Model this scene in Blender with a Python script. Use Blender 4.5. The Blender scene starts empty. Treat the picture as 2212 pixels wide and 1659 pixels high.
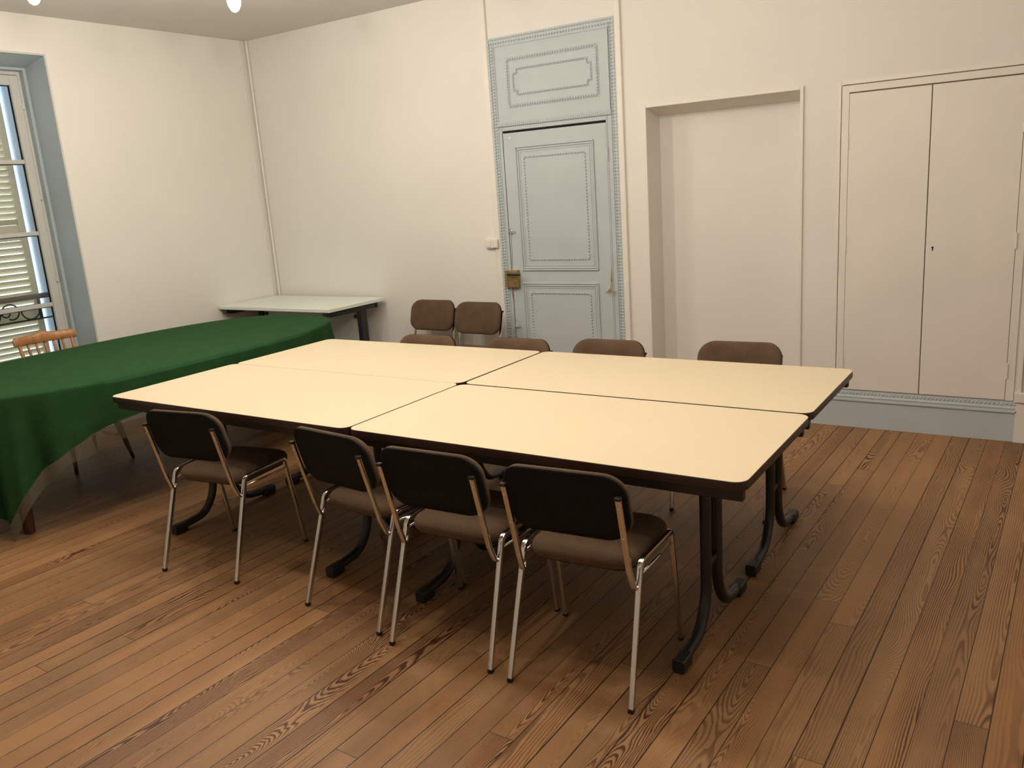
import bpy, bmesh, math, random
from mathutils import Vector, Matrix
import numpy as np
random.seed(7)
S = bpy.context.scene
C = S.collection
PI = math.pi

# ------------------------------------------------------------------ camera
FPX = 1799.34                      # focal length in pixels of a 2212 px wide frame
yaw, pitch, roll = 0.5920, -0.2350, -0.0706
cy_, sy_, cp_, sp_ = math.cos(yaw), math.sin(yaw), math.cos(pitch), math.sin(pitch)
fw = Vector((-sy_*cp_, cy_*cp_, sp_)); rt = Vector((cy_, sy_, 0)); up = rt.cross(fw)
r2 = rt*math.cos(roll) + up*math.sin(roll); u2 = -rt*math.sin(roll) + up*math.cos(roll)
cam_d = bpy.data.cameras.new('camera'); cam = bpy.data.objects.new('camera', cam_d); C.objects.link(cam)
cam.matrix_world = Matrix(((r2.x, u2.x, -fw.x, 6.3335), (r2.y, u2.y, -fw.y, -5.4884), (r2.z, u2.z, -fw.z, 1.6708), (0, 0, 0, 1)))
cam_d.sensor_width = 36; cam_d.lens = FPX/2212*36; cam_d.clip_start = .05; cam_d.clip_end = 100
S.camera = cam

# ------------------------------------------------------------------ world, exposure
S.view_settings.view_transform = 'Standard'; S.view_settings.look = 'None'
S.view_settings.exposure = 0.0; S.view_settings.gamma = 1.0
S.view_settings.use_curve_mapping = False
W = bpy.data.worlds.new('world'); S.world = W; W.use_nodes = True
bg = W.node_tree.nodes['Background']; bg.inputs[0].default_value = (0.83, 0.95, 1.0, 1); bg.inputs[1].default_value = 3.8

LAMP_POWER = 30.2
LAMP_COLOR = (1.0, 0.90, 0.785)

# ------------------------------------------------------------------ materials
class X:
    """little expression wrapper that builds Math nodes"""
    nt = None
    def __init__(s, v): s.v = v
    @staticmethod
    def m(op, *a, clamp=False):
        n = X.nt.nodes.new('ShaderNodeMath'); n.operation = op; n.use_clamp = clamp
        for i, q in enumerate(a):
            q = q.v if isinstance(q, X) else q
            if isinstance(q, (int, float)): n.inputs[i].default_value = q
            else: X.nt.links.new(q, n.inputs[i])
        return X(n.outputs[0])
    def __add__(s, o): return X.m('ADD', s, o)
    __radd__ = __add__
    def __sub__(s, o): return X.m('SUBTRACT', s, o)
    def __rsub__(s, o): return X.m('SUBTRACT', o, s)
    def __mul__(s, o): return X.m('MULTIPLY', s, o)
    __rmul__ = __mul__
    def __truediv__(s, o): return X.m('DIVIDE', s, o)
def lk(nt, a, b): nt.links.new(a.v if isinstance(a, X) else a, b)
def comb(nt, a, b, c):
    n = nt.nodes.new('ShaderNodeCombineXYZ')
    for i, q in enumerate((a, b, c)):
        if isinstance(q, (int, float)): n.inputs[i].default_value = q
        else: lk(nt, q, n.inputs[i])
    return n.outputs[0]
def noise(nt, vec, scale, detail=2, rough=.5):
    n = nt.nodes.new('ShaderNodeTexNoise'); n.inputs['Scale'].default_value = scale
    n.inputs['Detail'].default_value = detail; n.inputs['Roughness'].default_value = rough
    lk(nt, vec, n.inputs['Vector']); return X(n.outputs['Fac'])
def white(nt, val):
    n = nt.nodes.new('ShaderNodeTexWhiteNoise'); n.noise_dimensions = '1D'; lk(nt, val, n.inputs['W']); return X(n.outputs['Value'])
def ramp(nt, fac, stops):
    n = nt.nodes.new('ShaderNodeValToRGB'); e = n.color_ramp.elements
    while len(e) < len(stops): e.new(.5)
    for k, (p, c) in zip(e, stops): k.position = p; k.color = (*c, 1) if len(c) == 3 else c
    lk(nt, fac, n.inputs[0]); return n.outputs[0]
def mix(nt, f, a, b, mode='MIX'):
    n = nt.nodes.new('ShaderNodeMix'); n.data_type = 'RGBA'; n.blend_type = mode
    for i, q in ((0, f), (6, a), (7, b)):
        if isinstance(q, (int, float)): n.inputs[i].default_value = q
        elif isinstance(q, tuple): n.inputs[i].default_value = (*q, 1)
        else: lk(nt, q, n.inputs[i])
    return n.outputs[2]
def newmat(name):
    m = bpy.data.materials.new(name); m.use_nodes = True; nt = m.node_tree
    X.nt = nt
    return m, nt, nt.nodes['Principled BSDF']
def mat(name, col, rough=.5, metal=0, var=.06, nscale=8, bump=0, bscale=200, spec=.5, sheen=0, coat=0):
    m, nt, b = newmat(name)
    tc = nt.nodes.new('ShaderNodeTexCoord').outputs['Object']
    n = noise(nt, tc, nscale, 3)
    lo = tuple(c*(1-var) for c in col); hi = tuple(min(1, c*(1+var)) for c in col)
    lk(nt, ramp(nt, n, ((.3, lo), (.7, hi))), b.inputs['Base Color'])
    b.inputs['Roughness'].default_value = rough; b.inputs['Metallic'].default_value = metal
    b.inputs['Specular IOR Level'].default_value = spec
    if sheen: b.inputs['Sheen Weight'].default_value = sheen
    if coat: b.inputs['Coat Weight'].default_value = coat
    if bump:
        bn = nt.nodes.new('ShaderNodeBump'); bn.inputs['Strength'].default_value = bump; bn.inputs['Distance'].default_value = .002
        lk(nt, noise(nt, tc, bscale, 2), bn.inputs['Height']); nt.links.new(bn.outputs[0], b.inputs['Normal'])
    return m
M = {}
M['wall'] = mat('wall_paint', (.80, .785, .735), .65, var=.025, nscale=1.3, bump=.25, bscale=160, spec=.25)
M['ceiling'] = mat('ceiling_paint', (.72, .69, .66), .8, var=.03, nscale=1.5, spec=.2)
M['trim'] = mat('trim_gloss_paint', (.82, .79, .72), .4, var=.02, nscale=4, spec=.4)
M['cup'] = mat('cupboard_paint', (.81, .775, .715), .5, var=.035, nscale=2.2, bump=.1, bscale=90, spec=.35)
M['blue'] = mat('grey_blue_paint', (.50, .565, .585), .5, var=.04, nscale=3, spec=.4)
M['reveal'] = mat('window_reveal_paint', (.45, .52, .55), .55, var=.03, nscale=3, spec=.35)
M['winframe'] = mat('window_frame_paint', (.60, .60, .56), .45, var=.03, nscale=4)
M['shutter'] = mat('shutter_paint', (.66, .60, .45), .6, var=.05, nscale=6)
M['outer'] = mat('outer_plaster_skylit', (.62, .72, .92), .8, var=.05, nscale=6)  # bluish daylight put into the base colour of the plaster
M['gasket_shade'] = mat('rubber_and_gap_shade', (.012, .012, .013), .8, spec=.1)  # window gasket, and painted shade in the door gaps
M['iron'] = mat('wrought_iron', (.035, .028, .026), .5, metal=.4)
M['railwood'] = mat('balcony_rail_wood', (.10, .075, .065), .5)
M['chrome'] = mat('chrome', (.70, .69, .66), .18, metal=1, var=.03, nscale=30)
M['black'] = mat('black_plastic', (.012, .012, .012), .45, var=.1)
M['blackmetal'] = mat('black_painted_metal', (.016, .016, .015), .38, var=.12, nscale=20)
M['board'] = mat('chair_back_board', (.0075, .0085, .0085), .75, spec=.25, var=.15, nscale=30)
M['brownedge'] = mat('brown_edge_band', (.035, .017, .012), .4, var=.12, nscale=25)
M['whitetop'] = mat('white_laminate', (.78, .84, .77), .35, var=.02, nscale=3)
M['panelgrey'] = mat('grey_panel', (.62, .64, .60), .5, var=.02)
M['laminate'] = mat('cream_laminate', (.75, .64, .44), .42, var=.012, nscale=2.5, bump=.05, bscale=600, spec=.35)
M['brass'] = mat('aged_brass', (.42, .31, .14), .42, metal=.7, var=.12, nscale=40)
M['switch'] = mat('switch_plastic', (.80, .76, .68), .35, var=.01)
M['gap'] = mat('brown_gap', (.16, .12, .09), .9, spec=.1)
M['cord'] = mat('frayed_cord', (.62, .54, .38), .8, var=.1, nscale=60)
M['redcord'] = mat('red_tag', (.35, .14, .10), .7)
M['darkwood'] = mat('dark_red_wood', (.055, .016, .010), .3, var=.2, nscale=12, coat=.2)
M['tablewood'] = mat('table_wood', (.12, .06, .03), .5, var=.15)
def fabric(name, col, col2, scale=500, sheen=.35):
    m, nt, b = newmat(name)
    tc = nt.nodes.new('ShaderNodeTexCoord').outputs['Object']
    n = noise(nt, tc, scale, 2, .7); big = noise(nt, tc, 12, 2)
    c = ramp(nt, n, ((.35, col), (.65, col2)))
    c = mix(nt, .18, c, ramp(nt, big, ((.3, tuple(x*.7 for x in col)), (.7, tuple(min(1, x*1.25) for x in col2)))))
    lk(nt, c, b.inputs['Base Color']); b.inputs['Roughness'].default_value = .95
    b.inputs['Sheen Weight'].default_value = sheen; b.inputs['Sheen Roughness'].default_value = .5
    b.inputs['Sheen Tint'].default_value = (*[min(1, x*4) for x in col2], 1); b.inputs['Specular IOR Level'].default_value = .1
    bn = nt.nodes.new('ShaderNodeBump'); bn.inputs['Strength'].default_value = .35; bn.inputs['Distance'].default_value = .0015
    lk(nt, n, bn.inputs['Height']); nt.links.new(bn.outputs[0], b.inputs['Normal'])
    return m
M['fabric'] = fabric('brown_upholstery', (.076, .047, .029), (.148, .098, .062), 420, .18)
M['cloth'] = fabric('green_baize', (.016, .056, .018), (.024, .080, .027), 300, .06)

def wood(name, light, dark, gscale=1.0):
    m, nt, b = newmat(name)
    tc = nt.nodes.new('ShaderNodeTexCoord').outputs['Object']
    sp = nt.nodes.new('ShaderNodeSeparateXYZ'); nt.links.new(tc, sp.inputs[0])
    v = comb(nt, X(sp.outputs[0])*30, X(sp.outputs[1])*30, X(sp.outputs[2])*4)
    n = noise(nt, v, gscale, 3)
    lk(nt, ramp(nt, n, ((.3, dark), (.65, light))), b.inputs['Base Color']); b.inputs['Roughness'].default_value = .35
    return m
M['pine'] = wood('honey_wood', (.46, .21, .075), (.30, .12, .04))

def floor_mat():
    m, nt, b = newmat('pine_floorboards')
    geo = nt.nodes.new('ShaderNodeNewGeometry').outputs['Position']
    sp = nt.nodes.new('ShaderNodeSeparateXYZ'); nt.links.new(geo, sp.inputs[0])
    x, y = X(sp.outputs[0]), X(sp.outputs[1])
    PWID = .0935
    u = (x - y*0.0225 - 5.662)/PWID + 100
    col_i = X.m('FLOOR', u); fu = X.m('FRACT', u)
    r1 = white(nt, col_i)
    PL = 4.6
    vv = (y + 0.0225*x)/PL + r1*7.3 + 40
    seg = X.m('FLOOR', vv); fv = X.m('FRACT', vv)
    pid = col_i*13.7 + seg*3.31
    ra, rb, rc, rd, re = (white(nt, pid + k) for k in (.11, 5.23, 9.37, 14.71, 21.9))
    lu = (fu - .5)*PWID                                   # metres across the board
    vy = y + rd*50
    # centre of the rings: sometimes under the board (cathedrals), sometimes outside (straight grain)
    u0 = (ra - .5)*PWID*1.7
    nb = comb(nt, lu*4, vy, pid)
    wob = (noise(nt, nb, 1.25, 1, .4) - .5)
    wob2 = (noise(nt, comb(nt, lu*7, vy*1.3, pid + 3), 3.0, 2, .5) - .5)
    wob3 = (noise(nt, comb(nt, lu*60, vy*7, pid + 7), 3.0, 2, .6) - .5)
    slope = (rb - .5)*.09
    dep = (X.m('PINGPONG', vy*.9 + rb*4, 2.2) - 1.1)*(slope + .025) + wob*.26 + .012
    du = lu - u0 + wob2*.016
    r = X.m('SQRT', du*du + dep*dep) + wob2*.014 + wob3*.0020
    ring = X.m('FRACT', r/(.0042 + rc*rc*.0072))
    # sharp latewood edge: slow rise, sudden drop
    late = X.m('SMOOTH_MIN', X.m('MULTIPLY', X.m('SUBTRACT', ring, .36), 3.2, clamp=True), X.m('MULTIPLY', X.m('SUBTRACT', 1, ring), 10, clamp=True), .1)
    late = X.m('MAXIMUM', late, 0)
    str_ = X.m('MULTIPLY', noise(nt, comb(nt, lu*6, vy*.7, pid + 11), 1.6, 2) - .29, 3.4, clamp=True)
    streng = X.m('MULTIPLY', late, (.12 + str_*.95)*(.30 + re*.95), clamp=True)
    fib = noise(nt, comb(nt, lu*900, vy*9, pid), 1.0, 2)
    base = mix(nt, fib, (.315, .180, .082), (.430, .256, .122))
    tint = ramp(nt, rd, ((0, (1.0, .97, .92)), (.35, (.86, .80, .76)), (.6, (1.12, 1.04, .95)), (1, (.92, .80, .68))))
    base = mix(nt, 1.0, base, tint, 'MULTIPLY')
    cdark = mix(nt, rb, (.070, .024, .009), (.120, .050, .022))
    c = mix(nt, streng, base, cdark)
    # worn patches
    patch = noise(nt, comb(nt, x, y, 0), 1.7, 3, .6)
    c = mix(nt, .45, c, mix(nt, 1.0, c, ramp(nt, patch, ((.3, (.72, .68, .66)), (.7, (1.15, 1.12, 1.08)))), 'MULTIPLY'))
    # knots
    # seams
    du_edge = X.m('MINIMUM', fu, 1 - fu)*PWID
    gapw = .0009 + white(nt, col_i + 77)*.0019
    seam = X.m('LESS_THAN', du_edge, gapw)
    end = X.m('LESS_THAN', X.m('MINIMUM', fv, 1 - fv)*PL, .0011)
    gap = X.m('MAXIMUM', seam, end)
    c = mix(nt, gap*.93, c, (.012, .006, .004))
    lk(nt, c, b.inputs['Base Color'])
    rr = .40 + fib*.12 + streng*-.08 + patch*.12
    lk(nt, rr, b.inputs['Roughness']); b.inputs['Specular IOR Level'].default_value = .38
    bn = nt.nodes.new('ShaderNodeBump'); bn.inputs['Strength'].default_value = .5; bn.inputs['Distance'].default_value = .002
    lk(nt, late*.12 - gap*1.0, bn.inputs['Height']); nt.links.new(bn.outputs[0], b.inputs['Normal'])
    return m
M['floor'] = floor_mat()

def sheer_mat():
    m, nt, b = newmat('sheer_hem')
    tc = nt.nodes.new('ShaderNodeTexCoord').outputs['Object']
    lk(nt, ramp(nt, noise(nt, tc, 60, 2), ((.3, (.135, .125, .08)), (.7, (.165, .15, .10)))), b.inputs['Base Color'])
    b.inputs['Roughness'].default_value = .8; b.inputs['Alpha'].default_value = .55
    return m
M['sheer'] = sheer_mat()
def glass_mat():
    m, nt, b = newmat('window_glass')
    for n in list(nt.nodes):
        if n.type == 'BSDF_PRINCIPLED': nt.nodes.remove(n)
    o = [n for n in nt.nodes if n.type == 'OUTPUT_MATERIAL'][0]
    t = nt.nodes.new('ShaderNodeBsdfTransparent'); t.inputs[0].default_value = (.94, .96, .95, 1)
    g = nt.nodes.new('ShaderNodeBsdfGlossy'); g.inputs['Roughness'].default_value = .03
    mx = nt.nodes.new('ShaderNodeMixShader'); mx.inputs[0].default_value = .07
    nt.links.new(t.outputs[0], mx.inputs[1]); nt.links.new(g.outputs[0], mx.inputs[2]); nt.links.new(mx.outputs[0], o.inputs[0])
    return m
M['glass'] = glass_mat()
def emit(name, col, s):
    m, nt, b = newmat(name)
    b.inputs['Base Color'].default_value = (*col, 1); b.inputs['Emission Color'].default_value = (*col, 1); b.inputs['Emission Strength'].default_value = s
    return m
M['bulb'] = emit('bulb_glow', (1, .88, .68), 14)

# ------------------------------------------------------------------ mesh helpers
def link(name, bm, m, parent=None, smooth=False, loc=None, angle=None):
    me = bpy.data.meshes.new(name)
    bmesh.ops.recalc_face_normals(bm, faces=bm.faces)
    if smooth:
        for f in bm.faces: f.smooth = True
        if angle is not None:
            for e in bm.edges:
                if len(e.link_faces) == 2 and e.calc_face_angle(0) > math.radians(angle): e.smooth = False
    bm.to_mesh(me); bm.free(); me.materials.append(m)
    o = bpy.data.objects.new(name, me); C.objects.link(o)
    if parent: o.parent = parent
    if loc: o.location = loc
    return o
def tag(o, label=None, cat=None, group=None, kind=None):
    if label: o['label'] = label
    if cat: o['category'] = cat
    if group: o['group'] = group
    if kind: o['kind'] = kind
    return o
def thing(name, label, cat, loc=(0, 0, 0), rz=0, group=None, kind=None):
    o = bpy.data.objects.new(name, None); C.objects.link(o); o.location = loc; o.rotation_euler = (0, 0, rz)
    o.empty_display_size = .1
    return tag(o, label, cat, group, kind)
def struct(name, bm, m, parent=None, **k):
    o = link(name, bm, m, parent, **k)
    if not parent: o['kind'] = 'structure'
    return o
def B(bm, x0, x1, y0, y1, z0, z1, bev=0, seg=2, Mx=None):
    vs = [bm.verts.new(p) for p in ((x0, y0, z0), (x1, y0, z0), (x1, y1, z0), (x0, y1, z0), (x0, y0, z1), (x1, y0, z1), (x1, y1, z1), (x0, y1, z1))]
    fs = [bm.faces.new([vs[i] for i in q]) for q in ((3, 2, 1, 0), (4, 5, 6, 7), (0, 1, 5, 4), (1, 2, 6, 5), (2, 3, 7, 6), (3, 0, 4, 7))]
    if Mx is not None:
        for v in vs: v.co = Mx @ v.co
    if bev:
        es = list({e for f in fs for e in f.edges})
        bmesh.ops.bevel(bm, geom=es, offset=bev, segments=seg, affect='EDGES', profile=.5)
    return bm
def box(*a, **k): return B(bmesh.new(), *a, **k)
def sweep(bm, pts, prof, closed=False, upv=Vector((1, 0, 0)), caps=True, scales=None):
    """sweep a 2D profile [(a,b)] along pts; a runs along upv-ish, b along the other normal"""
    pts = [Vector(p) for p in pts]; n = len(pts); rings = []
    for i, p in enumerate(pts):
        if closed: t = (pts[(i+1) % n]-pts[i-1])
        else: t = pts[min(i+1, n-1)]-pts[max(i-1, 0)]
        t.normalize()
        a = (upv - t*upv.dot(t))
        if a.length < 1e-4: a = Vector((0, 0, 1)) - t*t.z
        a.normalize(); bb = t.cross(a)
        s = scales[i] if scales else 1
        # mitre
        k = 1
        if 0 < i < n-1 or closed:
            t1 = (pts[i]-pts[i-1]).normalized(); t2 = (pts[(i+1) % n]-pts[i]).normalized()
            k = 1/max(.5, math.sqrt(max(0, (1+t1.dot(t2))/2)))
            nrm = (t2-t1)
            nrm = nrm.normalized() if nrm.length > 1e-6 else bb
        ring = []
        for (q, w) in prof:
            off = a*q*s + bb*w*s
            if k > 1.0001: off += nrm*off.dot(nrm)*(k-1)
            ring.append(bm.verts.new(p+off))
        rings.append(ring)
    m = len(prof)
    for i in range(n if closed else n-1):
        A, Bq = rings[i], rings[(i+1) % n]
        for j in range(m): bm.faces.new((A[j], A[(j+1) % m], Bq[(j+1) % m], Bq[j]))
    if caps and not closed:
        bm.faces.new(rings[0]); bm.faces.new(rings[-1][::-1])
    return bm
def circ(r, n=12): return [(r*math.cos(2*PI*i/n), r*math.sin(2*PI*i/n)) for i in range(n)]
def rrect(w, h, r, n=3):
    o = []
    for cx, cy, a0 in ((w/2-r, h/2-r, 0), (-w/2+r, h/2-r, PI/2), (-w/2+r, -h/2+r, PI), (w/2-r, -h/2+r, 1.5*PI)):
        for i in range(n+1):
            a = a0+PI/2*i/n; o.append((cx+r*math.cos(a), cy+r*math.sin(a)))
    return o
def fillet(pts, r, n=6):
    """round the inner corners of a polyline"""
    pts = [Vector(p) for p in pts]; out = [pts[0]]
    rs = r if isinstance(r, (list, tuple)) else [r]*(len(pts)-2)
    for i in range(1, len(pts)-1):
        a, b, c = pts[i-1], pts[i], pts[i+1]; d1 = (a-b).normalized(); d2 = (c-b).normalized()
        ang = d1.angle(d2); t = rs[i-1]/math.tan(ang/2); t = min(t, (a-b).length*.49, (c-b).length*.49)
        p1 = b+d1*t; p2 = b+d2*t
        for k in range(n+1):
            s = k/n; out.append(p1*(1-s)**2 + b*2*s*(1-s) + p2*s*s)
    out.append(pts[-1]); return out
def lathe(bm, prof, n=16, Mx=None, cx=0, cy=0):
    rings = []
    for r, z in prof:
        rings.append([bm.verts.new((cx+r*math.cos(2*PI*i/n), cy+r*math.sin(2*PI*i/n), z)) for i in range(n)])
    for A, Bq in zip(rings, rings[1:]):
        for j in range(n): bm.faces.new((A[j], A[(j+1) % n], Bq[(j+1) % n], Bq[j]))
    bm.faces.new(rings[0][::-1]); bm.faces.new(rings[-1])
    if Mx is not None:
        for R in rings:
            for v in R: v.co = Mx @ v.co
    return bm
def loft(bm, rings, cap0=True, cap1=True):
    rv = [[bm.verts.new(p) for p in r] for r in rings]; m = len(rings[0])
    for A, Bq in zip(rv, rv[1:]):
        for j in range(m): bm.faces.new((A[j], A[(j+1) % m], Bq[(j+1) % m], Bq[j]))
    if cap0: bm.faces.new(rv[0][::-1])
    if cap1: bm.faces.new(rv[-1])
    return bm
def ball(bm, x, y, z, rx, ry, rz, su=6, sv=4):
    rings = []
    for i in range(1, sv):
        a = PI*i/sv
        rings.append([bm.verts.new((x+rx*math.sin(a)*math.cos(2*PI*j/su), y+ry*math.sin(a)*math.sin(2*PI*j/su), z+rz*math.cos(a))) for j in range(su)])
    t = bm.verts.new((x, y, z+rz)); b = bm.verts.new((x, y, z-rz))
    for j in range(su):
        bm.faces.new((t, rings[0][j], rings[0][(j+1) % su])); bm.faces.new((b, rings[-1][(j+1) % su], rings[-1][j]))
        for A, Bq in zip(rings, rings[1:]): bm.faces.new((A[j], Bq[j], Bq[(j+1) % su], A[(j+1) % su]))
def dup(src, loc=None, rz=None, parent=None, label=None):
    o = src.copy(); C.objects.link(o)
    if loc is not None: o.location = loc
    if rz is not None: o.rotation_euler = (0, 0, rz)
    if parent is not None: o.parent = parent; o.matrix_parent_inverse = src.matrix_parent_inverse.copy()
    if label: o['label'] = label
    for ch in list(src.children): dup(ch, parent=o)
    return o

# ------------------------------------------------------------------ the room
RX, RY = 8.3, -7.6           # far right wall, wall behind the camera
H = 3.088
FX1 = RX; T = .3
struct('floor', box(-.74, RX+T, RY-T, T, -.12, 0), M['floor'])
struct('ceiling', box(-.74, RX+T, RY-T, T, H, H+.15), M['ceiling'])
# back wall with the blind doorway niche
NX0, NX1, NZ = 3.897, 4.918, 2.108
bm = bmesh.new()
for a in ((0, NX0, 0, .4, 0, H), (NX1, RX, 0, .4, 0, H), (NX0, NX1, 0, .4, NZ, H), (NX0, NX1, .22, .4, 0, NZ)):
    B(bm, *a)
# sloping head of the niche
vs = [bm.verts.new(p) for p in ((NX0, 0.001, NZ), (NX1, 0.001, NZ), (NX1, .22, NZ-.046), (NX0, .22, NZ-.046), (NX1, .22, NZ), (NX0, .22, NZ))]
bm.faces.new((vs[0], vs[1], vs[2], vs[3])); bm.faces.new((vs[3], vs[2], vs[4], vs[5])); bm.faces.new((vs[1], vs[4], vs[2])); bm.faces.new((vs[0], vs[3], vs[5]))
struct('wall_back', bm, M['wall'])
# left wall with the window opening
WY0, WY1, WZ = -3.26, -1.885, 2.812
bm = bmesh.new()
for a in ((-.74, 0, WY1, .4, 0, H), (-.74, 0, RY, WY0, 0, H), (-.74, 0, WY0, WY1, WZ, H), (-.74, 0, WY0, WY1, 0, .10)):
    B(bm, *a)
struct('wall_left', bm, M['wall'])
struct('wall_right', box(RX, RX+T, RY, .4, 0, H), M['wall'])
struct('wall_front', box(-.74, RX+T, RY-T, RY, 0, H), M['wall'])

# corner pipe-like bead, picture-rail strips
bm = bmesh.new(); sweep(bm, [(.030, -.014, 0), (.030, -.014, H)], circ(.011, 10)); sweep(bm, [(.004, -.075, 0), (.004, -.075, H)], circ(.006, 8))
struct('trim_1', bm, M['trim'], smooth=True, angle=50)
def strip(name, x0, x1, z0, z1, d):
    bm = box(x0, x1, -d, 0, z0, z1, bev=.003, seg=1); B(bm, x0-.010, x0, -d*.5, 0, z0, z1)
    return struct(name, bm, M['trim'])
strip('trim_2', 2.594, 2.640, 0, H, .022)
bm = box(3.688, 3.730, -.022, 0, 0, H, bev=.003, seg=1)
struct('trim_3', bm, M['trim'])
# niche frame
bm = bmesh.new()
w = .022
for (x0, x1, z0, z1) in ((NX0-w, NX0, 0, NZ+w), (NX1, NX1+w, 0, NZ+w), (NX0, NX1, NZ, NZ+w)):
    B(bm, x0, x1, -.014, 0, z0, z1, bev=.003, seg=1)
struct('trim_4', bm, M['trim'])

# blue grey skirting along the back wall
def skirting(name, pa, pb, nrm):
    pa, pb, nrm = Vector(pa), Vector(pb), Vector(nrm)
    prof = [(0, 0), (.020, 0), (.020, .172), (.030, .176), (.030, .186), (.022, .190), (.026, .203), (.018, .212), (.016, .238), (0, .240)]
    bm = bmesh.new(); A = [bm.verts.new(pa+nrm*d+Vector((0, 0, z))) for d, z in prof]; Bq = [bm.verts.new(pb+nrm*d+Vector((0, 0, z))) for d, z in prof]
    for i in range(len(prof)-1): bm.faces.new((A[i], A[i+1], Bq[i+1], Bq[i]))
    bm.faces.new(A); bm.faces.new(Bq[::-1])
    o = struct(name, bm, M['blue'])
    L = (pb-pa).length; d = (pb-pa).normalized(); n = int(L/.0215)
    bm = bmesh.new()
    for i in range(n):
        p = pa+d*(i+.5)*L/n+nrm*.019
        s = Vector((d.x, d.y, 0))*.0075
        q = [p+s*-1.1+Vector((0, 0, .214)), p+s*.2+Vector((0, 0, .214)), p+s*1.3+Vector((0, 0, .236)), p+s*0+Vector((0, 0, .236))]
        v = [bm.verts.new(k-nrm*.004) for k in q]; tpt = bm.verts.new(p+nrm*.006+Vector((0, 0, .224)))
        for k in range(4): bm.faces.new((v[k], v[(k+1) % 4], tpt))
    link('rope_moulding', bm, M['blue'], o)
skirting('baseboard_back', (NX1+.02, 0, 0), (6.17, 0, 0), (0, -1, 0))
skirting('baseboard_back_left', (0, 0, 0), (2.58, 0, 0), (0, -1, 0))
skirting('baseboard_back_right', (6.315, 0, 0), (RX, 0, 0), (0, -1, 0))
skirting('baseboard_left', (0, -1.86, 0), (0, 0, 0), (1, 0, 0))

# ------------------------------------------------------------------ blue panelled door
DX0, DX1, DZ = 2.641, 3.687, 2.724
def ring(bm, x0, x1, z0, z1, w, y0, y1, bev=.0015):
    """rectangular frame lying on the wall, face at y0 (towards the room)"""
    for a in ((x0, x1, z1-w, z1), (x0, x1, z0, z0+w), (x0, x0+w, z0+w, z1-w), (x1-w, x1, z0+w, z1-w)):
        B(bm, a[0], a[1], y0, y1, a[2], a[3], bev=bev, seg=1)
def beads(bm, p, q, y, step, r, ry=None, rx=None, rz=None):
    (x0, z0), (x1, z1) = p, q; L = math.hypot(x1-x0, z1-z0); n = max(2, int(L/step))
    for i in range(n):
        t = (i+.5)/n; ball(bm, x0+(x1-x0)*t, y, z0+(z1-z0)*t, rx or r, ry or r*.8, rz or r)
def beadrect(bm, x0, x1, z0, z1, y, step, r, **k):
    beads(bm, (x0, z1), (x1, z1), y, step, r, **k); beads(bm, (x0, z0), (x1, z0), y, step, r, **k)
    beads(bm, (x0, z0), (x0, z1), y, step, r, **k); beads(bm, (x1, z0), (x1, z1), y, step, r, **k)
door = thing('door_1', 'grey-blue panelled door with beaded mouldings and an overdoor panel', 'door', (0, 0, 0), kind='structure')
bm = bmesh.new()                                                     # surround
B(bm, DX0, 2.716, -.012, 0, 0, DZ); B(bm, 3.604, DX1, -.012, 0, 0, DZ)
B(bm, 2.716, 3.604, -.012, 0, 2.062, DZ)
ring(bm, DX0, DX1, -.3, DZ, .014, -.020, -.010)
for (a, b_) in ((DX0+.046, DX0+.054), (DX1-.052, DX1-.044)):
    B(bm, a, b_, -.019, -.010, 0, DZ-.03, bev=.002, seg=1)
B(bm, 2.716, 2.724, -.018, -.010, 0, 2.09, bev=.002, seg=1); B(bm, 3.596, 3.606, -.018, -.010, 0, 2.09, bev=.002, seg=1)
link('door_frame', bm, M['blue'], door)
bm = bmesh.new()
for xx, r in ((DX0+.016, .0075), (DX0+.036, .0062), (DX1-.034, .0062), (DX1-.010, .0085)):
    beads(bm, (xx, 0.05), (xx, DZ-.03), -.0145, .0225, r*1.12, rz=r*1.25, ry=r*1.35)
for zz in (DZ-.012, DZ-.040): beads(bm, (DX0+.02, zz), (DX1-.02, zz), -.014, .0225, .0072, ry=.0095)
link('bead_moulding', bm, M['blue'], door)
bm = bmesh.new()                                                     # overdoor panel
ring(bm, 2.690, 3.645, 2.118, 2.668, .010, -.019, -.011)
B(bm, 2.690, 3.645, -.026, -.010, 2.092, 2.118, bev=.003, seg=1)
ring(bm, 2.789, 3.557, 2.220, 2.575, .030, -.0155, -.011)
x0, x1, z0, z1, k = 2.852, 3.495, 2.310, 2.487, .030
poly = [(x0+k, z1), (x1-k, z1), (x1-k, z1-k), (x1, z1-k), (x1, z0+k), (x1-k, z0+k), (x1-k, z0), (x0+k, z0), (x0+k, z0+k), (x0, z0+k), (x0, z1-k), (x0+k, z1-k)]
for (a, c), (b_, d) in zip(poly, poly[1:]+poly[:1]):
    w = .009; hz = abs(c-d) < 1e-6                                   # horizontal runs own the corners
    B(bm, min(a, b_)-(w if hz else -w), max(a, b_)+(w if hz else -w), -.0155, -.011, min(c, d)-w, max(c, d)+w) if hz else B(bm, a-w, a+w, -.0152, -.011, min(c, d)+w, max(c, d)-w)
op = link('overdoor_panel', bm, M['blue'], door)
bm = bmesh.new()
beadrect(bm, 2.804, 3.542, 2.235, 2.560, -.017, .021, .0115, ry=.010)
for (a, c), (b_, d) in zip(poly, poly[1:]+poly[:1]): beads(bm, (a, c), (b_, d), -.017, .015, .0078, ry=.0085)
beads(bm, (2.70, 2.106), (3.64, 2.106), -.027, .018, .0055, rz=.010, ry=.004)
link('carved_ornament', bm, M['blue'], op)
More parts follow.
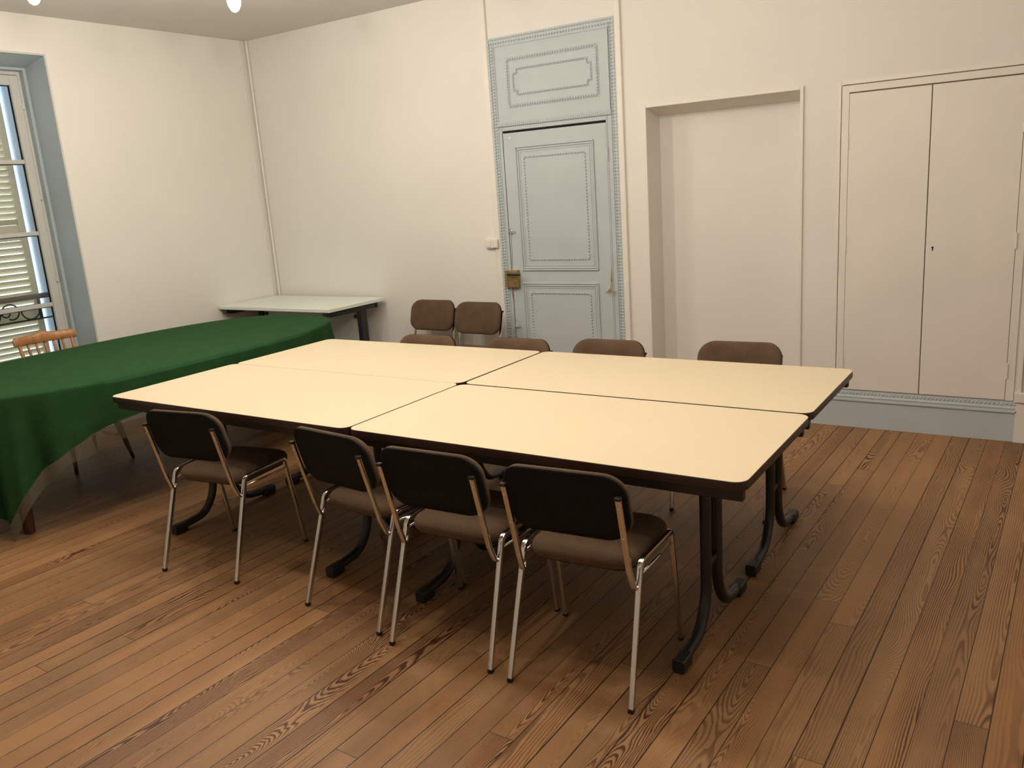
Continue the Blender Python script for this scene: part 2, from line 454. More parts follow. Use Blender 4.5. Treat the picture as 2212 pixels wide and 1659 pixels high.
# the leaf
bm = box(2.726, 3.594, -.013, .0, .012, 2.044, bev=.002, seg=1)
def panel_mould(bm, x0, x1, z0, z1):
    ring(bm, x0, x1, z0, z1, .012, -.0250, -.012, .003); ring(bm, x0+.014, x1-.014, z0+.014, z1-.014, .014, -.021, -.012, .003)
    ring(bm, x0+.034, x1-.034, z0+.034, z1-.034, .008, -.0165, -.012, .001)
panel_mould(bm, 2.829, 3.492, 1.012, 1.942); panel_mould(bm, 2.822, 3.486, .20, .920)
leaf = link('door_leaf', bm, M['blue'], door)
bm = bmesh.new()
for (a, b_, c, d) in ((2.902, 3.418, 1.097, 1.860), (2.895, 3.414, .28, .840)):
    beadrect(bm, a, b_, c, d, -.015, .0225, .0080, rz=.0092, ry=.0095)
    for z in (c, d): beads(bm, (a, z), (b_, z), -.014, .012, .006)
link('panel_beading', bm, M['blue'], leaf)
bm = box(2.730, 3.590, -.0126, -.002, 2.0465, 2.0580); link('dark_gap', bm, M['gasket_shade'], door)  # black strip put in for the shade above the leaf
bm = box(2.7232, 2.7248, -.0145, -.004, .02, 2.04); B(bm, 3.5945, 3.5958, -.0145, -.004, .02, 2.04); link('shadow_gap', bm, M['gasket_shade'], door)  # thin black strips painting the shade beside the leaf
bm = box(2.682, 2.706, -.050, -.012, .884, 1.018, bev=.003); B(bm, 2.712, 2.800, -.055, -.012, .884, 1.018, bev=.004)
lock = link('rim_lock', bm, M['brass'], door); lock['label'] = 'aged brass rim lock'
bm = bmesh.new(); sweep(bm, [(2.770, -.050, .925), (2.770, -.066, .925)], circ(.011, 12)); sweep(bm, [(2.782, -.060, .915), (2.782, -.060, .895)], circ(.005, 8))
link('lock_cylinder', bm, M['brass'], lock, smooth=True, angle=40)
bm = bmesh.new(); sweep(bm, fillet([(2.733, -.055, .990), (2.733, -.095, .990), (2.852, -.097, .990)], .012), rrect(.016, .018, .005), upv=Vector((0, 0, 1)))
hd = link('door_handle', bm, M['black'], door, smooth=True, angle=40); hd['label'] = 'black lever handle'
for hx, hz in ((2.748, 1.312), (2.745, .577)):
    bm = box(hx-.016, hx+.016, -.018, -.012, hz-.020, hz+.020, bev=.003, seg=1)
    B(bm, hx-.010, hx+.008, -.030, -.014, hz-.014, hz+.012, bev=.003, seg=1)
    sweep(bm, fillet([(hx, -.022, hz-.006), (hx+.034, -.022, hz-.008), (hx+.034, -.022, hz+.010)], .006), circ(.0028, 8))
    sweep(bm, fillet([(hx, -.022, hz-.006), (hx-.026, -.022, hz-.010)], .006), circ(.0028, 8))
    link('latch', bm, M['chrome'] if hz > 1 else M['winframe'], door, smooth=True, angle=35)
bm = bmesh.new()
sweep(bm, [(2.7445, -.015, 1.29), (2.735, -.015, 1.02)], circ(.0011, 6)); link('pull_wire', bm, M['iron'], door)
for hz in (1.83, .30):
    bm = bmesh.new(); sweep(bm, [(3.600, -.020, hz-.045), (3.600, -.020, hz+.045)], circ(.0065, 10)); B(bm, 3.590, 3.610, -.016, -.012, hz-.04, hz+.04)
    link('hinge', bm, M['blue'], door, smooth=True, angle=40)
bm = bmesh.new(); bm = box(2.776, 2.798, -.0165, -.0128, 2.000, 2.016, bev=.001, seg=1)
st = link('sticker', bm, M['switch'], door); st['label'] = 'tiny white sticker'
bm = bmesh.new(); sweep(bm, [(2.716, -.018, .868), (2.722, -.018, .82), (2.728, -.018, .782)], rrect(.008, .002, .0009), scales=[.4, 1, 1.3])
link('red_ribbon', bm, M['redcord'], lock)
# frayed cord
cd = thing('cord_tassel', 'frayed pale cord hanging at the hinge side of the blue door', 'cord', (3.590, -.02, 1.03))
bm = bmesh.new(); sweep(bm, [(0, 0, .01), (.004, -.004, -.03), (.003, -.004, -.10)], circ(.0052, 8)); link('knot', bm, M['cord'], cd, smooth=True)
bm = bmesh.new()
for i in range(34):
    a = random.uniform(-1, 1); l = random.uniform(.04, .10); yy = random.uniform(-.012, .004)
    sweep(bm, [(.003, -.004, -.095), (.003+a*.012, yy, -.15), (.003+a*l*.75, yy, -.15-l*(1-abs(a)*.75)*.6-.01)], circ(.0011, 4), caps=False)
link('frayed_fibres', bm, M['cord'], cd)
# light switch
sw = thing('light_switch', 'small cream surface-mounted light switch left of the blue door', 'light switch', (2.563, 0, 1.226))
link('switch_box', box(-.062, .012, -.030, 0, -.037, .037, bev=.005), M['switch'], sw)
link('rocker', box(-.050, -.006, -.037, -.029, -.027, .027, bev=.004), M['switch'], sw)
link('side_housing', box(.013, .066, -.048, -.026, -.034, .038, bev=.009, seg=3), M['switch'], sw)

# ------------------------------------------------------------------ built-in cupboard
cb = thing('built_in_cupboard', 'flush cream two-door cupboard built into the wall at right', 'cupboard', (5.66, 0, .245))
def cbox(*a, **k): return box(a[0]-5.66, a[1]-5.66, a[2], a[3], a[4]-.245, a[5]-.245, **k)
bm = cbox(5.163, 5.2045, -.010, 0, .243, 2.100, bev=.002, seg=1)
for a in ((6.108, 6.150, -.010, 0, .243, 2.100), (5.203, 6.110, -.010, 0, 2.060, 2.100)):
    B(bm, a[0]-5.66, a[1]-5.66, a[2], a[3], a[4]-.245, a[5]-.245, bev=.002, seg=1)
link('frame', bm, M['cup'], cb)
bm = cbox(5.138, 5.158, -.004, 0, .243, 2.130, bev=.002, seg=1); B(bm, 5.1585-5.66, 6.155-5.66, -.004, 0, 2.106-.245, 2.130-.245, bev=.002, seg=1)
link('outer_moulding', bm, M['trim'], cb)
bm = cbox(5.1585, 5.1625, -.001, 0, .243, 2.10); B(bm, 5.163-5.66, 6.15-5.66, -.001, 0, 2.1015-.245, 2.1055-.245); link('groove', bm, M['gap'], cb)
for (x0, x1) in ((5.2065, 5.647), (5.652, 6.106)):
    dd = link('door', cbox(x0, x1, -.012, -.0005, .247, 2.053, bev=.002, seg=1), M['cup'], cb)
    hx = x0-.003 if x0 < 5.5 else x1+.003
    for hz in (.42, 1.17, 1.78):
        if x0 > 5.5 and hz > 1.5: hz = 1.80
        bm = bmesh.new(); sweep(bm, [(hx-5.66, -.014, hz-.045-.245), (hx-5.66, -.014, hz+.045-.245)], circ(.0055, 8)); link('hinge', bm, M['cup'], dd, smooth=True, angle=40)
    if x0 > 5.5:
        bm = bmesh.new(); lathe(bm, [(.006, 0), (.006, .003)], 10, Matrix.Translation((5.688-5.66, -.0125, 1.140-.245)) @ Matrix.Rotation(PI/2, 4, 'X'))
        B(bm, 5.6855-5.66, 5.6905-5.66, -.0150, -.012, 1.122-.245, 1.138-.245); link('keyhole', bm, M['black'], dd)
link('dark_gap', cbox(5.2035, 6.1085, -.0035, 0, .246, 2.0595), M['gap'], cb)
# moulding with plinth to the right
bm = box(6.166, 6.188, -.024, 0, .30, H, bev=.004, seg=2); B(bm, 6.205, 6.30, -.018, 0, .30, H, bev=.004, seg=2); B(bm, 6.155, 6.31, -.045, 0, .243, .302, bev=.004, seg=1); B(bm, 6.165, 6.30, -.03, 0, 0, .243)
struct('trim_5', bm, M['cup'])

# ------------------------------------------------------------------ window
win = thing('window_1', 'tall casement window with grey-blue reveal and closed shutters outside', 'window', (0, 0, 0), kind='structure')
bm = bmesh.new()
R0 = [(0.006, WY1-.001, .1), (-.27, -1.887, .1), (-.27, -1.910, .1), (-.32, -1.912, .1)]
zt = [WZ-.002, 2.762, 2.745, 2.742]
lo = [bm.verts.new(p) for p in R0]; hi = [bm.verts.new((p[0], p[1], z)) for p, z in zip(R0, zt)]
lo2 = [bm.verts.new((p[0], -5.145-p[1], .1)) for p in R0]; hi2 = [bm.verts.new((p[0], -5.145-p[1], z)) for p, z in zip(R0, zt)]
for i in range(3):
    bm.faces.new((lo[i], lo[i+1], hi[i+1], hi[i])); bm.faces.new((lo2[i], hi2[i], hi2[i+1], lo2[i+1])); bm.faces.new((hi[i], hi[i+1], hi2[i+1], hi2[i])); bm.faces.new((lo[i], lo2[i], lo2[i+1], lo[i+1]))
link('reveal', bm, M['reveal'], win)
bm = bmesh.new(); B(bm, 0, .008, WY1, WY1+.014, 0.1, WZ+.014, bev=.002, seg=1); B(bm, 0, .008, WY0, WY1, WZ, WZ+.014, bev=.002, seg=1); B(bm, 0, .008, WY0-.014, WY0, 0.1, WZ+.014, bev=.002, seg=1)
link('corner_bead', bm, M['winframe'], win)
FY0, FY1 = -3.233, -1.912
bm = bmesh.new()
def wb(bm, y0, y1, z0, z1, xa=-.37, xb=-.315, bev=.004): B(bm, xa, xb, y0, y1, z0, z1, bev=bev, seg=1)
wb(bm, FY1-.022, FY1, .1, 2.742); wb(bm, FY0, FY0+.022, .1, 2.742); wb(bm, FY0+.022, FY1-.022, 2.715, 2.742)
link('outer_frame', bm, M['winframe'], win)
YM = (FY0+FY1)/2
MZ = (2.088, 1.552, .998, .50)
for (ya, yb) in ((FY0+.024, YM-.002), (YM+.002, FY1-.024)):
    bm = bmesh.new()
    wb(bm, ya, ya+.062, .11, 2.712, -.365, -.310); wb(bm, yb-.062, yb, .11, 2.712, -.365, -.310)
    wb(bm, ya+.062, yb-.062, 2.640, 2.712, -.365, -.310); wb(bm, ya+.062, yb-.062, .11, .23, -.365, -.310)
    for z in MZ: wb(bm, ya+.062, yb-.062, z-.016, z+.016, -.360, -.318)
    cs = link('casement', bm, M['winframe'], win)
    zz = (2.640,)+tuple(MZ)+(.23,)
    for i in range(5):
        a, b_, c, d = ya+.062, yb-.062, zz[i+1]+(.016 if i < 4 else 0), zz[i]-(.016 if i else 0)
        bm = box(-.344, -.340, a, b_, c, d); pane = link('pane', bm, M['glass'], cs)
        bm = bmesh.new()
        for q in ((a, a+.006, c, d), (b_-.006, b_, c, d), (a, b_, d-.005, d)): B(bm, -.350, -.336, *q)
        link('putty_line', bm, M['gasket_shade'], cs)
    if yb > -2.2:
        for hz in (2.50, 1.83, 1.20, .6):
            bm = bmesh.new(); sweep(bm, [(-.306, FY1-.022, hz-.03), (-.306, FY1-.022, hz+.03)], circ(.008, 8)); B(bm, -.312, -.305, FY1-.04, FY1-.02, hz-.028, hz+.0)
            link('hinge', bm, M['winframe'], cs, smooth=True, angle=40)
# outer reveal in plaster, its blue colour painting in the sky light
bm = box(-.735, -.372, -1.925, -1.886, .10, 2.80); B(bm, -.735, -.372, -3.259, -3.22, .10, 2.80); B(bm, -.735, -.372, -3.22, -1.925, 2.72, 2.80)
link('outer_reveal', bm, M['outer'], win)
# shutters
SX = -.60
def shutter(y0, y1, label):
    t = thing('louvred_shutter', label, 'shutter', (SX, (y0+y1)/2, .12), group='shutters closed outside the tall window')
    h = (y1-y0)/2
    bm = bmesh.new(); z0, z1 = 0, 2.56
    B(bm, -.017, .017, -h, -h+.052, z0, z1, bev=.002, seg=1); B(bm, -.017, .017, h-.052, h, z0, z1, bev=.002, seg=1)
    rails = ((0, .10), (.88-.12, .95-.12), (1.505-.12, 1.625-.12), (2.50, 2.56))
    for a, b_ in rails: B(bm, -.017, .017, -h+.052, h-.052, a, b_, bev=.002, seg=1)
    link('shutter_frame', bm, M['shutter'], t)
    bm = bmesh.new()
    for (a, b_) in ((.10, .76), (.83, 1.385), (1.505, 2.50)):
        n = int((b_-a)/.0465); st = (b_-a)/n
        for i in range(n):
            zc = a+(i+.5)*st
            Mx = Matrix.Translation((0, 0, zc)) @ Matrix.Rotation(math.radians(38), 4, 'Y')
            B(bm, -.0035, .0035, -h+.045, h-.045, -.0258, .0258, Mx=Mx)
    link('louvre_slats', bm, M['shutter'], t)
    return t
shutter(-2.570, -1.955, 'louvred shutter leaf nearer the wall corner, outside the tall window')
shutter(-3.190, -2.576, 'louvred shutter leaf farther from the wall corner, outside the tall window')
# balcony rail between glass and shutters
br = thing('balcony_railing', 'dark railing with scrolled ironwork behind the window glass', 'railing', (-.47, -2.573, .1))
bm = box(-.030, .020, -.645, .645, .945, .985, bev=.012, seg=3); link('handrail', bm, M['railwood'], br)
bm = bmesh.new(); sweep(bm, [(0, -.64, .788), (0, .64, .788)], rrect(.013, .013, .002, 1)); link('lower_bar', bm, M['iron'], br)
for yy in (-.543, 0, .543):
    bm = bmesh.new(); sweep(bm, [(0, yy, .788), (0, yy, .955)], rrect(.014, .020, .002, 1)); link('baluster', bm, M['iron'], br)
def spiral(cy, cz, r0, r1, a0, a1, m, n=32):
    pts = []
    for i in range(n+1):
        q = i/n; a = math.radians(a0+(a1-a0)*q); rr = r0+(r1-r0)*q**2
        pts.append((0, (cy+rr*math.cos(a))*m, cz+rr*math.sin(a)))
    bm = bmesh.new(); sweep(bm, pts, circ(.0062, 8)); link('iron_scroll', bm, M['iron'], br, smooth=True)
for m in (1, -1):
    spiral(.468, .863, .070, .070, 172, 368, m); spiral(.318, .863, .070, .048, 190, -115, m)
    spiral(.283, .866, .032, .026, 170, 380, m); spiral(.168, .863, .070, .070, 172, 368, m); spiral(.075, .863, .062, .030, 170, -130, m)

# ------------------------------------------------------------------ cream tables
def make_table(cx, cy, L, D, label):
    t = thing('meeting_table', label, 'table', (cx, cy, 0), group='cream meeting tables pushed together')
    bm = bmesh.new()
    rings = []
    for ins, z in ((.010, .714), (.002, .718), (0, .726), (0, .740), (.0008, .7478)):
        rings.append([(x, y, z) for x, y in rrect(L-2*ins, D-2*ins, .045-ins, 6)])
    loft(bm, rings); link('edge_band', bm, M['brownedge'], t, smooth=True, angle=35)
    bm = bmesh.new(); loft(bm, [[(x, y, z) for x, y in rrect(L-2*i, D-2*i, .045-i, 6)] for i, z in ((.0018, .7465), (.0018, .7495), (.0026, .7500))])
    link('tabletop', bm, M['laminate'], t)
    for s in (-1, 1):
        bm = box(-L/2+.016, L/2-.016, s*(D/2-.045)-.014, s*(D/2-.045)+.014, .676, .7155, bev=.003, seg=1); link('long_rail', bm, M['blackmetal'], t)
    for lx in (-.57, .57):
        bm = box(lx-.025, lx+.025, -D/2+.06, D/2-.06, .682, .7145, bev=.003, seg=1); cr = link('cross_rail', bm, M['blackmetal'], t)
        for za in (.27, .60): link('spacer', box(lx-.008, lx+.008, -.045, .045, za, za+.025), M['blackmetal'], cr)
        for s in (-1, 1):
            pts = fillet([(lx, s*.058, .688), (lx, s*.058, .155), (lx, s*.135, .048), (lx, s*.315, .028)], [.30, .12], 10)
            bm = bmesh.new(); sweep(bm, pts, circ(.0205, 14)); lg = link('leg', bm, M['blackmetal'], t, smooth=True, angle=50)
            pf = rrect(.047, .050, .012)
            bm = bmesh.new()
            rr = []
            for yy, k in ((.262, .8), (.266, 1), (.335, 1), (.338, .92)):
                rr.append([(lx+a*k, s*yy, .0262+b_*(k if k < 1 else 1)) for a, b_ in pf])
            loft(bm, rr); link('foot_cap', bm, M['black'], lg)
    return t
TL, TR_ = 3.936-2.256, 5.5826-3.936
g = .0012
make_table(3.0945, -2.762, 1.674, .798, 'cream-topped table at the front left of the joined group')
make_table(3.0955, -1.9715, 1.666, .782, 'cream-topped table at the back left, nearest the green cloth')
make_table(4.7605, -2.7650, 1.6440, .790, 'cream-topped table at the front right, with its near corner towards us')
make_table(4.7600, -1.9690, 1.640, .776, 'cream-topped table at the back right, nearest the cupboard')

# ------------------------------------------------------------------ stacking chairs
def rr_outline(w, h, r, n=5): return rrect(w, h, r, n)
def make_chair(label, group):
    t = thing('stacking_chair', label, 'chair', (0, 0, 0), group=group)
    sq = rrect(.0182, .0182, .003, 2)
    for s in (-1, 1):
        # rear leg up to the bend, rail, front leg
        pts = fillet([(s*.222, 0, .012), (s*.213, .152, .456), (s*.222, .28, .462)], [.036], 8)
        bm = bmesh.new(); sweep(bm, pts[:-1]+[Vector((s*.2165, .20, .4585))], sq); l1 = link('leg', bm, M['chrome'], t, smooth=True, angle=40)
        l1['label'] = 'chrome rear leg'
        bm = box(s*.222-.0095, s*.222+.0095, -.0105, .0085, 0, .016, bev=.002, seg=1); link('foot_tip', bm, M['black'], l1)
        bm = bmesh.new(); sweep(bm, [(s*.2165, .198, .4585), (s*.228, .375, .4610)], sq); link('seat_rail', bm, M['chrome'], t, smooth=True, angle=40)
        pts = fillet([(s*.228, .372, .4610), (s*.2305, .405, .4615), (s*.234, .478, .012)], [.028], 8)
        bm = bmesh.new(); sweep(bm, pts, sq); l2 = link('leg', bm, M['chrome'], t, smooth=True, angle=40)
        l2['label'] = 'chrome front leg'
        bm = box(s*.234-.0095, s*.234+.0095, .4690, .4880, 0, .016, bev=.002, seg=1); link('foot_tip', bm, M['black'], l2)
        bm = bmesh.new(); sweep(bm, [(s*.218, .145, .418), (s*.230, .408, .415)], circ(.005, 8)); link('lower_rail', bm, M['chrome'], t, smooth=True)
        # upright of the backrest
        pts = fillet([(s*.213, .135, .392), (s*.204, .112, .372), (s*.200, .085, .44), (s*.200, .014, .722)], [.012, .03], 6)
        bm = bmesh.new(); sweep(bm, pts, rrect(.020, .012, .003, 2)); u_ = link('back_upright', bm, M['chrome'], t, smooth=True, angle=40)
        bm = box(s*.200-.0108, s*.200+.0108, .004, .022, .716, .728, bev=.002, seg=1); link('end_cap', bm, M['black'], u_)
        for zz in (.685, .575):
            yy = .014+(.722-zz)*.252-.0062
            bm = bmesh.new(); lathe(bm, [(.0045, 0), (.0045, .0018), (.003, .003)], 10, Matrix.Translation((s*.200, yy, zz)) @ Matrix.Rotation(PI/2+.25, 4, 'X')); link('screw', bm, M['chrome'], u_)
    # seat
    def sq_ring(w, d, r, z, yc, crown=0):
        return [(x*(1+.03*(y/d)), yc+y, z - crown*0) for x, y in rrect(w, d, r, 6)]
    bm = bmesh.new()
    R = []
    for ins, z in ((.018, .424), (.006, .4265), (0, .436), (0, .452), (.006, .464), (.020, .473), (.050, .478), (.10, .480)):
        R.append(sq_ring(.402-2*ins, .398-2*ins, max(.02, .085-ins*.6), z, .316))
    loft(bm, R); link('seat', bm, M['fabric'], t, smooth=True)
    bm = bmesh.new(); loft(bm, [sq_ring(.37, .36, .06, .416, .316), sq_ring(.385, .375, .07, .4255, .316)]); link('seat_base', bm, M['black'], t, smooth=True, angle=40)
    # backrest, leaning along the uprights
    lean = math.atan(.252)
    def bring(ins, off, wd=.434, ht=.246):
        out = []
        for x, z in rrect(wd-2*ins, ht-2*ins, max(.02, .080-ins*.8), 7):
            y = off + .55*(x*x) - .012
            zz = .673+z*math.cos(lean)+y*math.sin(lean)*.0
            out.append((x, .0315-(z)*math.sin(lean)+y, zz))
        return out
    bm = bmesh.new(); loft(bm, [bring(.004, .006), bring(.0, .008), bring(.0, .016), bring(.004, .018)])
    link('back_panel', bm, M['board'], t, smooth=True, angle=30)
    bm = bmesh.new(); loft(bm, [bring(.003, .0165), bring(-.001, .020), bring(-.001, .032), bring(.004, .041), bring(.016, .048), bring(.045, .053), bring(.09, .054)])
    link('backrest', bm, M['fabric'], t, smooth=True)
    return t
near = 'brown chairs along the near side of the cream tables'
far = 'brown chairs tucked behind the far side of the cream tables'
wl = 'brown chairs against the back wall'
c0 = make_chair('leftmost brown chair on the near side, next to the green cloth', near)
c0.location = (3.089, -3.361, 0); c0.rotation_euler = (0, 0, .148)
for (x, y, a, lab, grp) in (
    (3.986, -3.350, -.099, 'second brown chair from the left on the near side, turned away to the left', near),
    (4.523, -3.396, .036, 'third brown chair on the near side, overlapping the chair left of it', near),
    (5.058, -3.385, .075, 'nearest brown chair on the near side, at the front right corner', near),
    (3.06, -1.485, PI+.02, 'leftmost brown chair behind the far table edge, in front of the wall chairs', far),
    (3.71, -1.455, PI+.01, 'brown chair behind the far table edge where the tables meet', far),
    (4.258, -1.375, PI+.02, 'brown chair behind the far table edge, in front of the blue door\'s right side', far),
    (4.962, -1.275, PI+.055, 'rightmost brown chair behind the far table edge, in front of the niche', far),
    (2.045, -.14, PI+.0, 'brown chair against the wall, next to the white table', wl),
    (2.545, -.20, PI-.02, 'brown chair against the wall, beside the blue door', wl)):
    d = dup(c0, (x, y, 0), a, label=lab); d['group'] = grp

# ------------------------------------------------------------------ oval table with green cloth
OX, OY, OA, OB, OZ, ON = 1.285, -2.265, .715, 1.365, .772, 2.7
def sup(th, k=0):
    c, s = math.cos(th), math.sin(th)
    x = (OA+k)*math.copysign(abs(c)**(2/ON), c); y = (OB+k)*math.copysign(abs(s)**(2/ON), s)
    return x, y
ot = thing('oval_table', 'long dark wooden oval table under the green cloth', 'table', (OX, OY, 0))
N = 240
def ring_pts(k, z): return [(*sup(2*PI*i/N, k), z) for i in range(N)]
bm = bmesh.new(); loft(bm, [ring_pts(-.02, .738), ring_pts(-.012, .742), ring_pts(-.012, .768)]); link('tabletop', bm, M['tablewood'], ot)
bm = bmesh.new(); B(bm, -.42, .42, -1.17, 1.17, .66, .739); link('apron', bm, M['darkwood'], ot)
for sx in (-1, 1):
    for sy in (-1, 1):
        bm = bmesh.new(); lathe(bm, [(.027, 0), (.029, .006), (.031, .06), (.034, .15), (.041, .30), (.046, .42), (.047, .50), (.040, .53), (.040, .56), (.050, .58), (.050, .74)], 20, cx=sx*.425, cy=sy*1.165)
        link('leg', bm, M['darkwood'], ot, smooth=True, angle=40)
# cloth
tcl = thing('tablecloth', 'dark green cloth draped over the long oval table', 'tablecloth', (OX, OY, 0))
HX, HY = .905, 1.82
def drop(i):
    x, y = sup(2*PI*i/N); x2, y2 = sup(2*PI*(i+.5)/N); x1, y1 = sup(2*PI*(i-.5)/N)
    tx, ty = x2-x1, y2-y1; l = math.hypot(tx, ty) or 1; nx, ny = ty/l, -tx/l
    t = 9
    if abs(nx) > 1e-3: t = min(t, (HX-abs(x))/abs(nx))
    if abs(ny) > 1e-3: t = min(t, (HY-abs(y))/abs(ny))
    return x, y, nx, ny, t
D_ = [drop(i) for i in range(N)]
ds = [d[4] for d in D_]
for _ in range(6): ds = [(ds[i-1]+ds[i]*2+ds[(i+1) % N])/4 for i in range(N)]
arc = [0]
for i in range(1, N): arc.append(arc[-1]+math.hypot(D_[i][0]-D_[i-1][0], D_[i][1]-D_[i-1][1]))
def skirt(f0, f1, nst, extra0=0, extra1=0, wave=0):
    rows = []
    for k in range(nst+1):
        s = f0+(f1-f0)*k/nst; row = []
        for i in range(N):
            x, y, nx, ny, _ = D_[i]; d = ds[i]; e = extra0+(extra1-extra0)*k/nst
            fold = max(0, (d-.20))/.28; am = (.005+.055*min(1, fold))*s**1.3
            ph = arc[i]*(17+3*math.sin(arc[i]*1.3))
            dd = d*s
            out = .012+.012*s + am*math.sin(ph) + am*.4*math.sin(ph*1.9+1) + .02*min(1, fold)*s
            if wave: e = e*(1+.12*math.sin(arc[i]*31)+.1*math.sin(arc[i]*12.3))
            row.append((x+nx*out, y+ny*out, OZ+.012-.012-dd*1.0-e))
        rows.append(row)
    return rows
bm = bmesh.new()
top = [ring_pts(-.30, OZ+.004), ring_pts(-.12, OZ+.004), ring_pts(-.03, OZ+.0035), ring_pts(-.008, OZ+.001)]
sh = []
for a in (.25, .6, 1.0):
    sh.append([(D_[i][0]+D_[i][2]*.012*math.sin(a*PI/2), D_[i][1]+D_[i][3]*.012*math.sin(a*PI/2), OZ-.012*(1-math.cos(a*PI/2))) for i in range(N)])
sk = skirt(.05, 1.0, 16)
loft(bm, top+sh+sk, cap0=True, cap1=False)
cl = link('cloth', bm, M['cloth'], tcl, smooth=True)
bm = bmesh.new(); loft(bm, skirt(1.0, 1.0, 5, -.006, .088, wave=1), False, False); hm = link('sheer_border', bm, M['sheer'], tcl, smooth=True); hm['label'] = 'sheer see-through border below the green hem'

# ------------------------------------------------------------------ wooden spindle-back chair
wc = thing('spindle_back_chair', 'honey wood spindle-back chair behind the green table by the window', 'chair', (.595, -2.50, 0), -.09)
bm = bmesh.new()
def seat_ring(k, z): return [((.215*k)*math.copysign(abs(math.cos(a))**.75, math.cos(a))+.12, (.215*k)*math.copysign(abs(math.sin(a))**.75, math.sin(a)), z) for a in [2*PI*i/40 for i in range(40)]]
loft(bm, [seat_ring(.93, .425), seat_ring(1, .432), seat_ring(1, .448), seat_ring(.95, .456), seat_ring(.6, .450), seat_ring(.2, .447)])
link('seat', bm, M['pine'], wc, smooth=True, angle=50)
def turned(p0, p1, rs, m, name, lab=None, seg=10):
    p0, p1 = Vector(p0), Vector(p1); bm = bmesh.new(); n = len(rs)
    sweep(bm, [p0+(p1-p0)*i/(n-1) for i in range(n)], circ(1, seg), scales=rs); return link(name, bm, m, wc, smooth=True)
for (a, b_) in ((.385, -.20), (.385, .19), (-.11, -.20), (-.11, .17)):
    turned((a, b_, 0), (a*.6+.03, b_*.72, .43), [.011, .013, .015, .018, .023, .024, .018, .021, .016, .014], M['darkwood'], 'leg')
turned((.33, -.172, .16), (-.055, -.165, .16), [.008, .011, .014, .011, .008], M['pine'], 'stretcher')
turned((.33, .168, .16), (-.055, .15, .16), [.008, .011, .014, .011, .008], M['pine'], 'stretcher')
for i in range(7):
    s = (i-3)/3
    turned((-.055-.02*(1-s*s), s*.160, .445), (-.185-.028*(1-s*s), s*.176, .828), [.007, .009, .012, .010, .008, .0105, .013, .009, .0075, .010, .008, .007] if abs(s) < .9 else [.010, .013, .017, .012, .011, .015, .017, .012, .010, .013, .011, .010], M['pine'], 'spindle')
bm = bmesh.new(); R = []
for i in range(25):
    s = -1+2*i/24; y = s*.208; xo = -.185-.030*(1-s*s)
    zt_ = .828+.055 + .016*math.exp(-(s/.22)**2) - .016*abs(s)**3*0 ; zb = .822
    hh = (zt_-zb)*(1 if abs(s) < .93 else .72); th = .013
    R.append([(xo+th*a-.25*(q*hh), y, zb+hh/2+q*hh) for a, q in ((-1, -.42), (-.6, -.5), (.6, -.5), (1, -.42), (1, .38), (.5, .5), (-.5, .5), (-1, .38))])
loft(bm, R); link('crest_rail', bm, M['pine'], wc, smooth=True, angle=60)

# ------------------------------------------------------------------ white desk in the corner
wt = thing('white_desk', 'white-topped desk with black legs in the wall corner', 'desk', (.70, -.37, 0))
link('desktop', box(-.690, .690, -.345, .325, .757, .787, bev=.003, seg=1), M['whitetop'], wt)
for s in (-1, 1):
    x = s*.625
    bm = bmesh.new(); sweep(bm, fillet([(x, -.335, .742), (x, -.26, .728), (x, .26, .728), (x, .28, .728)], [.02, .01]), rrect(.045, .040, .006), upv=Vector((1, 0, 0)))
    link('support_beam', bm, M['blackmetal'], wt)
    bm = box(x-.022, x+.022, .055, .140, .05, .715, bev=.008); link('leg', bm, M['blackmetal'], wt)
    bm = box(x-.030, x+.030, -.32, .26, 0.0, .055, bev=.010); link('foot', bm, M['blackmetal'], wt)
pn = link('modesty_panel', box(-.600, .600, .085, .103, .30, .70, bev=.002, seg=1), M['panelgrey'], wt)
for s in (-1, 1):
    for z in (.655, .43):
        bm = bmesh.new(); lathe(bm, [(.017, 0), (.017, .010), (.014, .013)], 14, Matrix.Translation((s*.565, .0855, z)) @ Matrix.Rotation(PI/2, 4, 'X')); link('bolt_cap', bm, M['black'], pn)

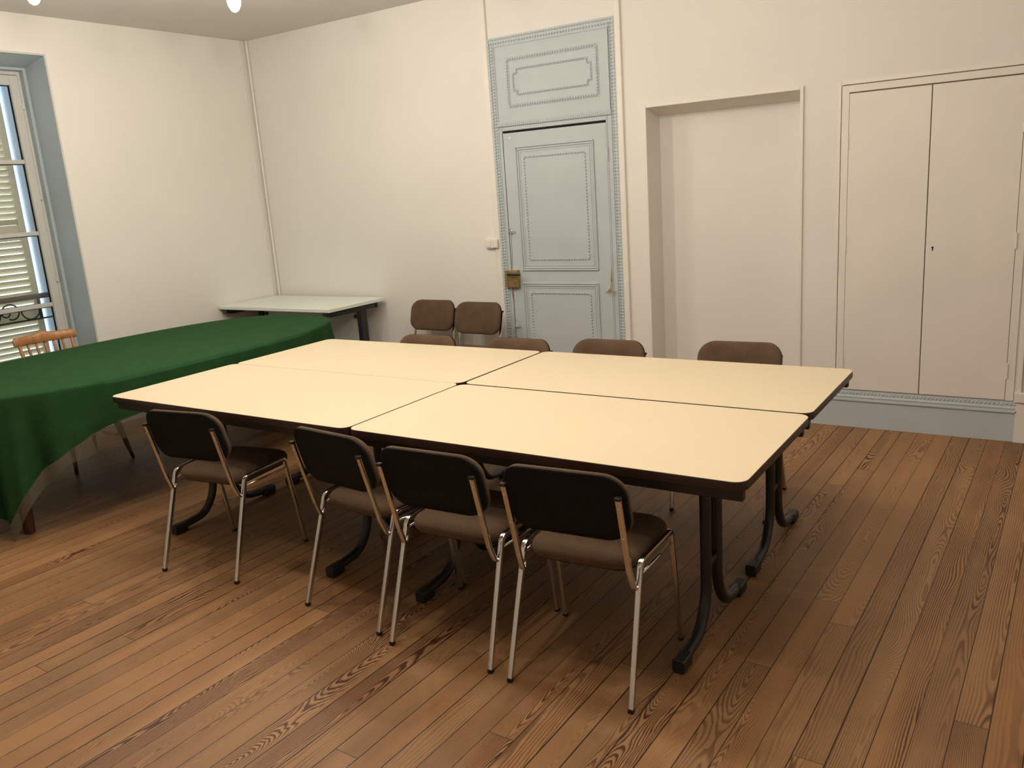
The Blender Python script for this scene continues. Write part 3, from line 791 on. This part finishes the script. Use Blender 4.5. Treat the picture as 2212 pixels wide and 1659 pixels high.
# ------------------------------------------------------------------ chandeliers
def make_chandelier(x, y, rot, label, power=1.0):
    t = thing('ceiling_lamp', label, 'ceiling lamp', (x, y, H), rot, group='four-arm ceiling lamps')
    bm = bmesh.new(); lathe(bm, [(.075, 0), (.070, -.018), (.02, -.03), (.02, -.035)][::-1], 24); link('ceiling_rose', bm, M['winframe'], t, smooth=True, angle=40)
    bm = bmesh.new(); sweep(bm, [(0, 0, -.03), (0, 0, -0.130)], circ(.009, 10)); link('stem', bm, M['brass'], t, smooth=True, angle=60)
    bm = bmesh.new(); ball(bm, 0, 0, -0.140, .040, .040, .030, 16, 10); link('hub', bm, M['brass'], t, smooth=True)
    for k in range(4):
        a = 2*PI*k/4; c, s = math.cos(a), math.sin(a); R_ = .755
        bm = bmesh.new(); sweep(bm, fillet([(.02*c, .02*s, -0.140), (.40*c, .40*s, -0.190), (R_*c, R_*s, -0.080), (R_*c, R_*s, -0.135)], [.25, .04]), circ(.008, 10)); arm = link('arm', bm, M['brass'], t, smooth=True)
        bm = bmesh.new()
        lathe(bm, [(.020, -0.125), (.028, -0.135), (.036, -0.160), (.036, -0.175), (.033, -0.175), (.030, -0.160), (.022, -0.141), (.012, -0.139)], 20, cx=R_*c, cy=R_*s)
        link('bulb_socket', bm, M['winframe'], arm, smooth=True, angle=40)
        bm = bmesh.new(); lathe(bm, [(.014, -0.142), (.024, -0.175), (.038, -0.205), (.041, -0.230), (.036, -0.260), (.022, -0.285), (.008, -0.294)][::-1], 18, cx=R_*c, cy=R_*s)
        link('bulb', bm, M['bulb'], arm, smooth=True)
        ld = bpy.data.lights.new('bulb_light', 'POINT'); ld.energy = LAMP_POWER*power; ld.color = LAMP_COLOR; ld.shadow_soft_size = .05
        lo_ = bpy.data.objects.new('bulb_light', ld); C.objects.link(lo_); lo_.parent = arm; lo_.location = (R_*c, R_*s, -0.350)
    return t
make_chandelier(2.275, -2.53, math.radians(108), 'four-arm ceiling lamp whose glowing bulbs hang nearer the window', .76)
make_chandelier(4.75, -3.15, math.radians(100), 'four-arm ceiling lamp hanging nearer the cupboard side', .80)
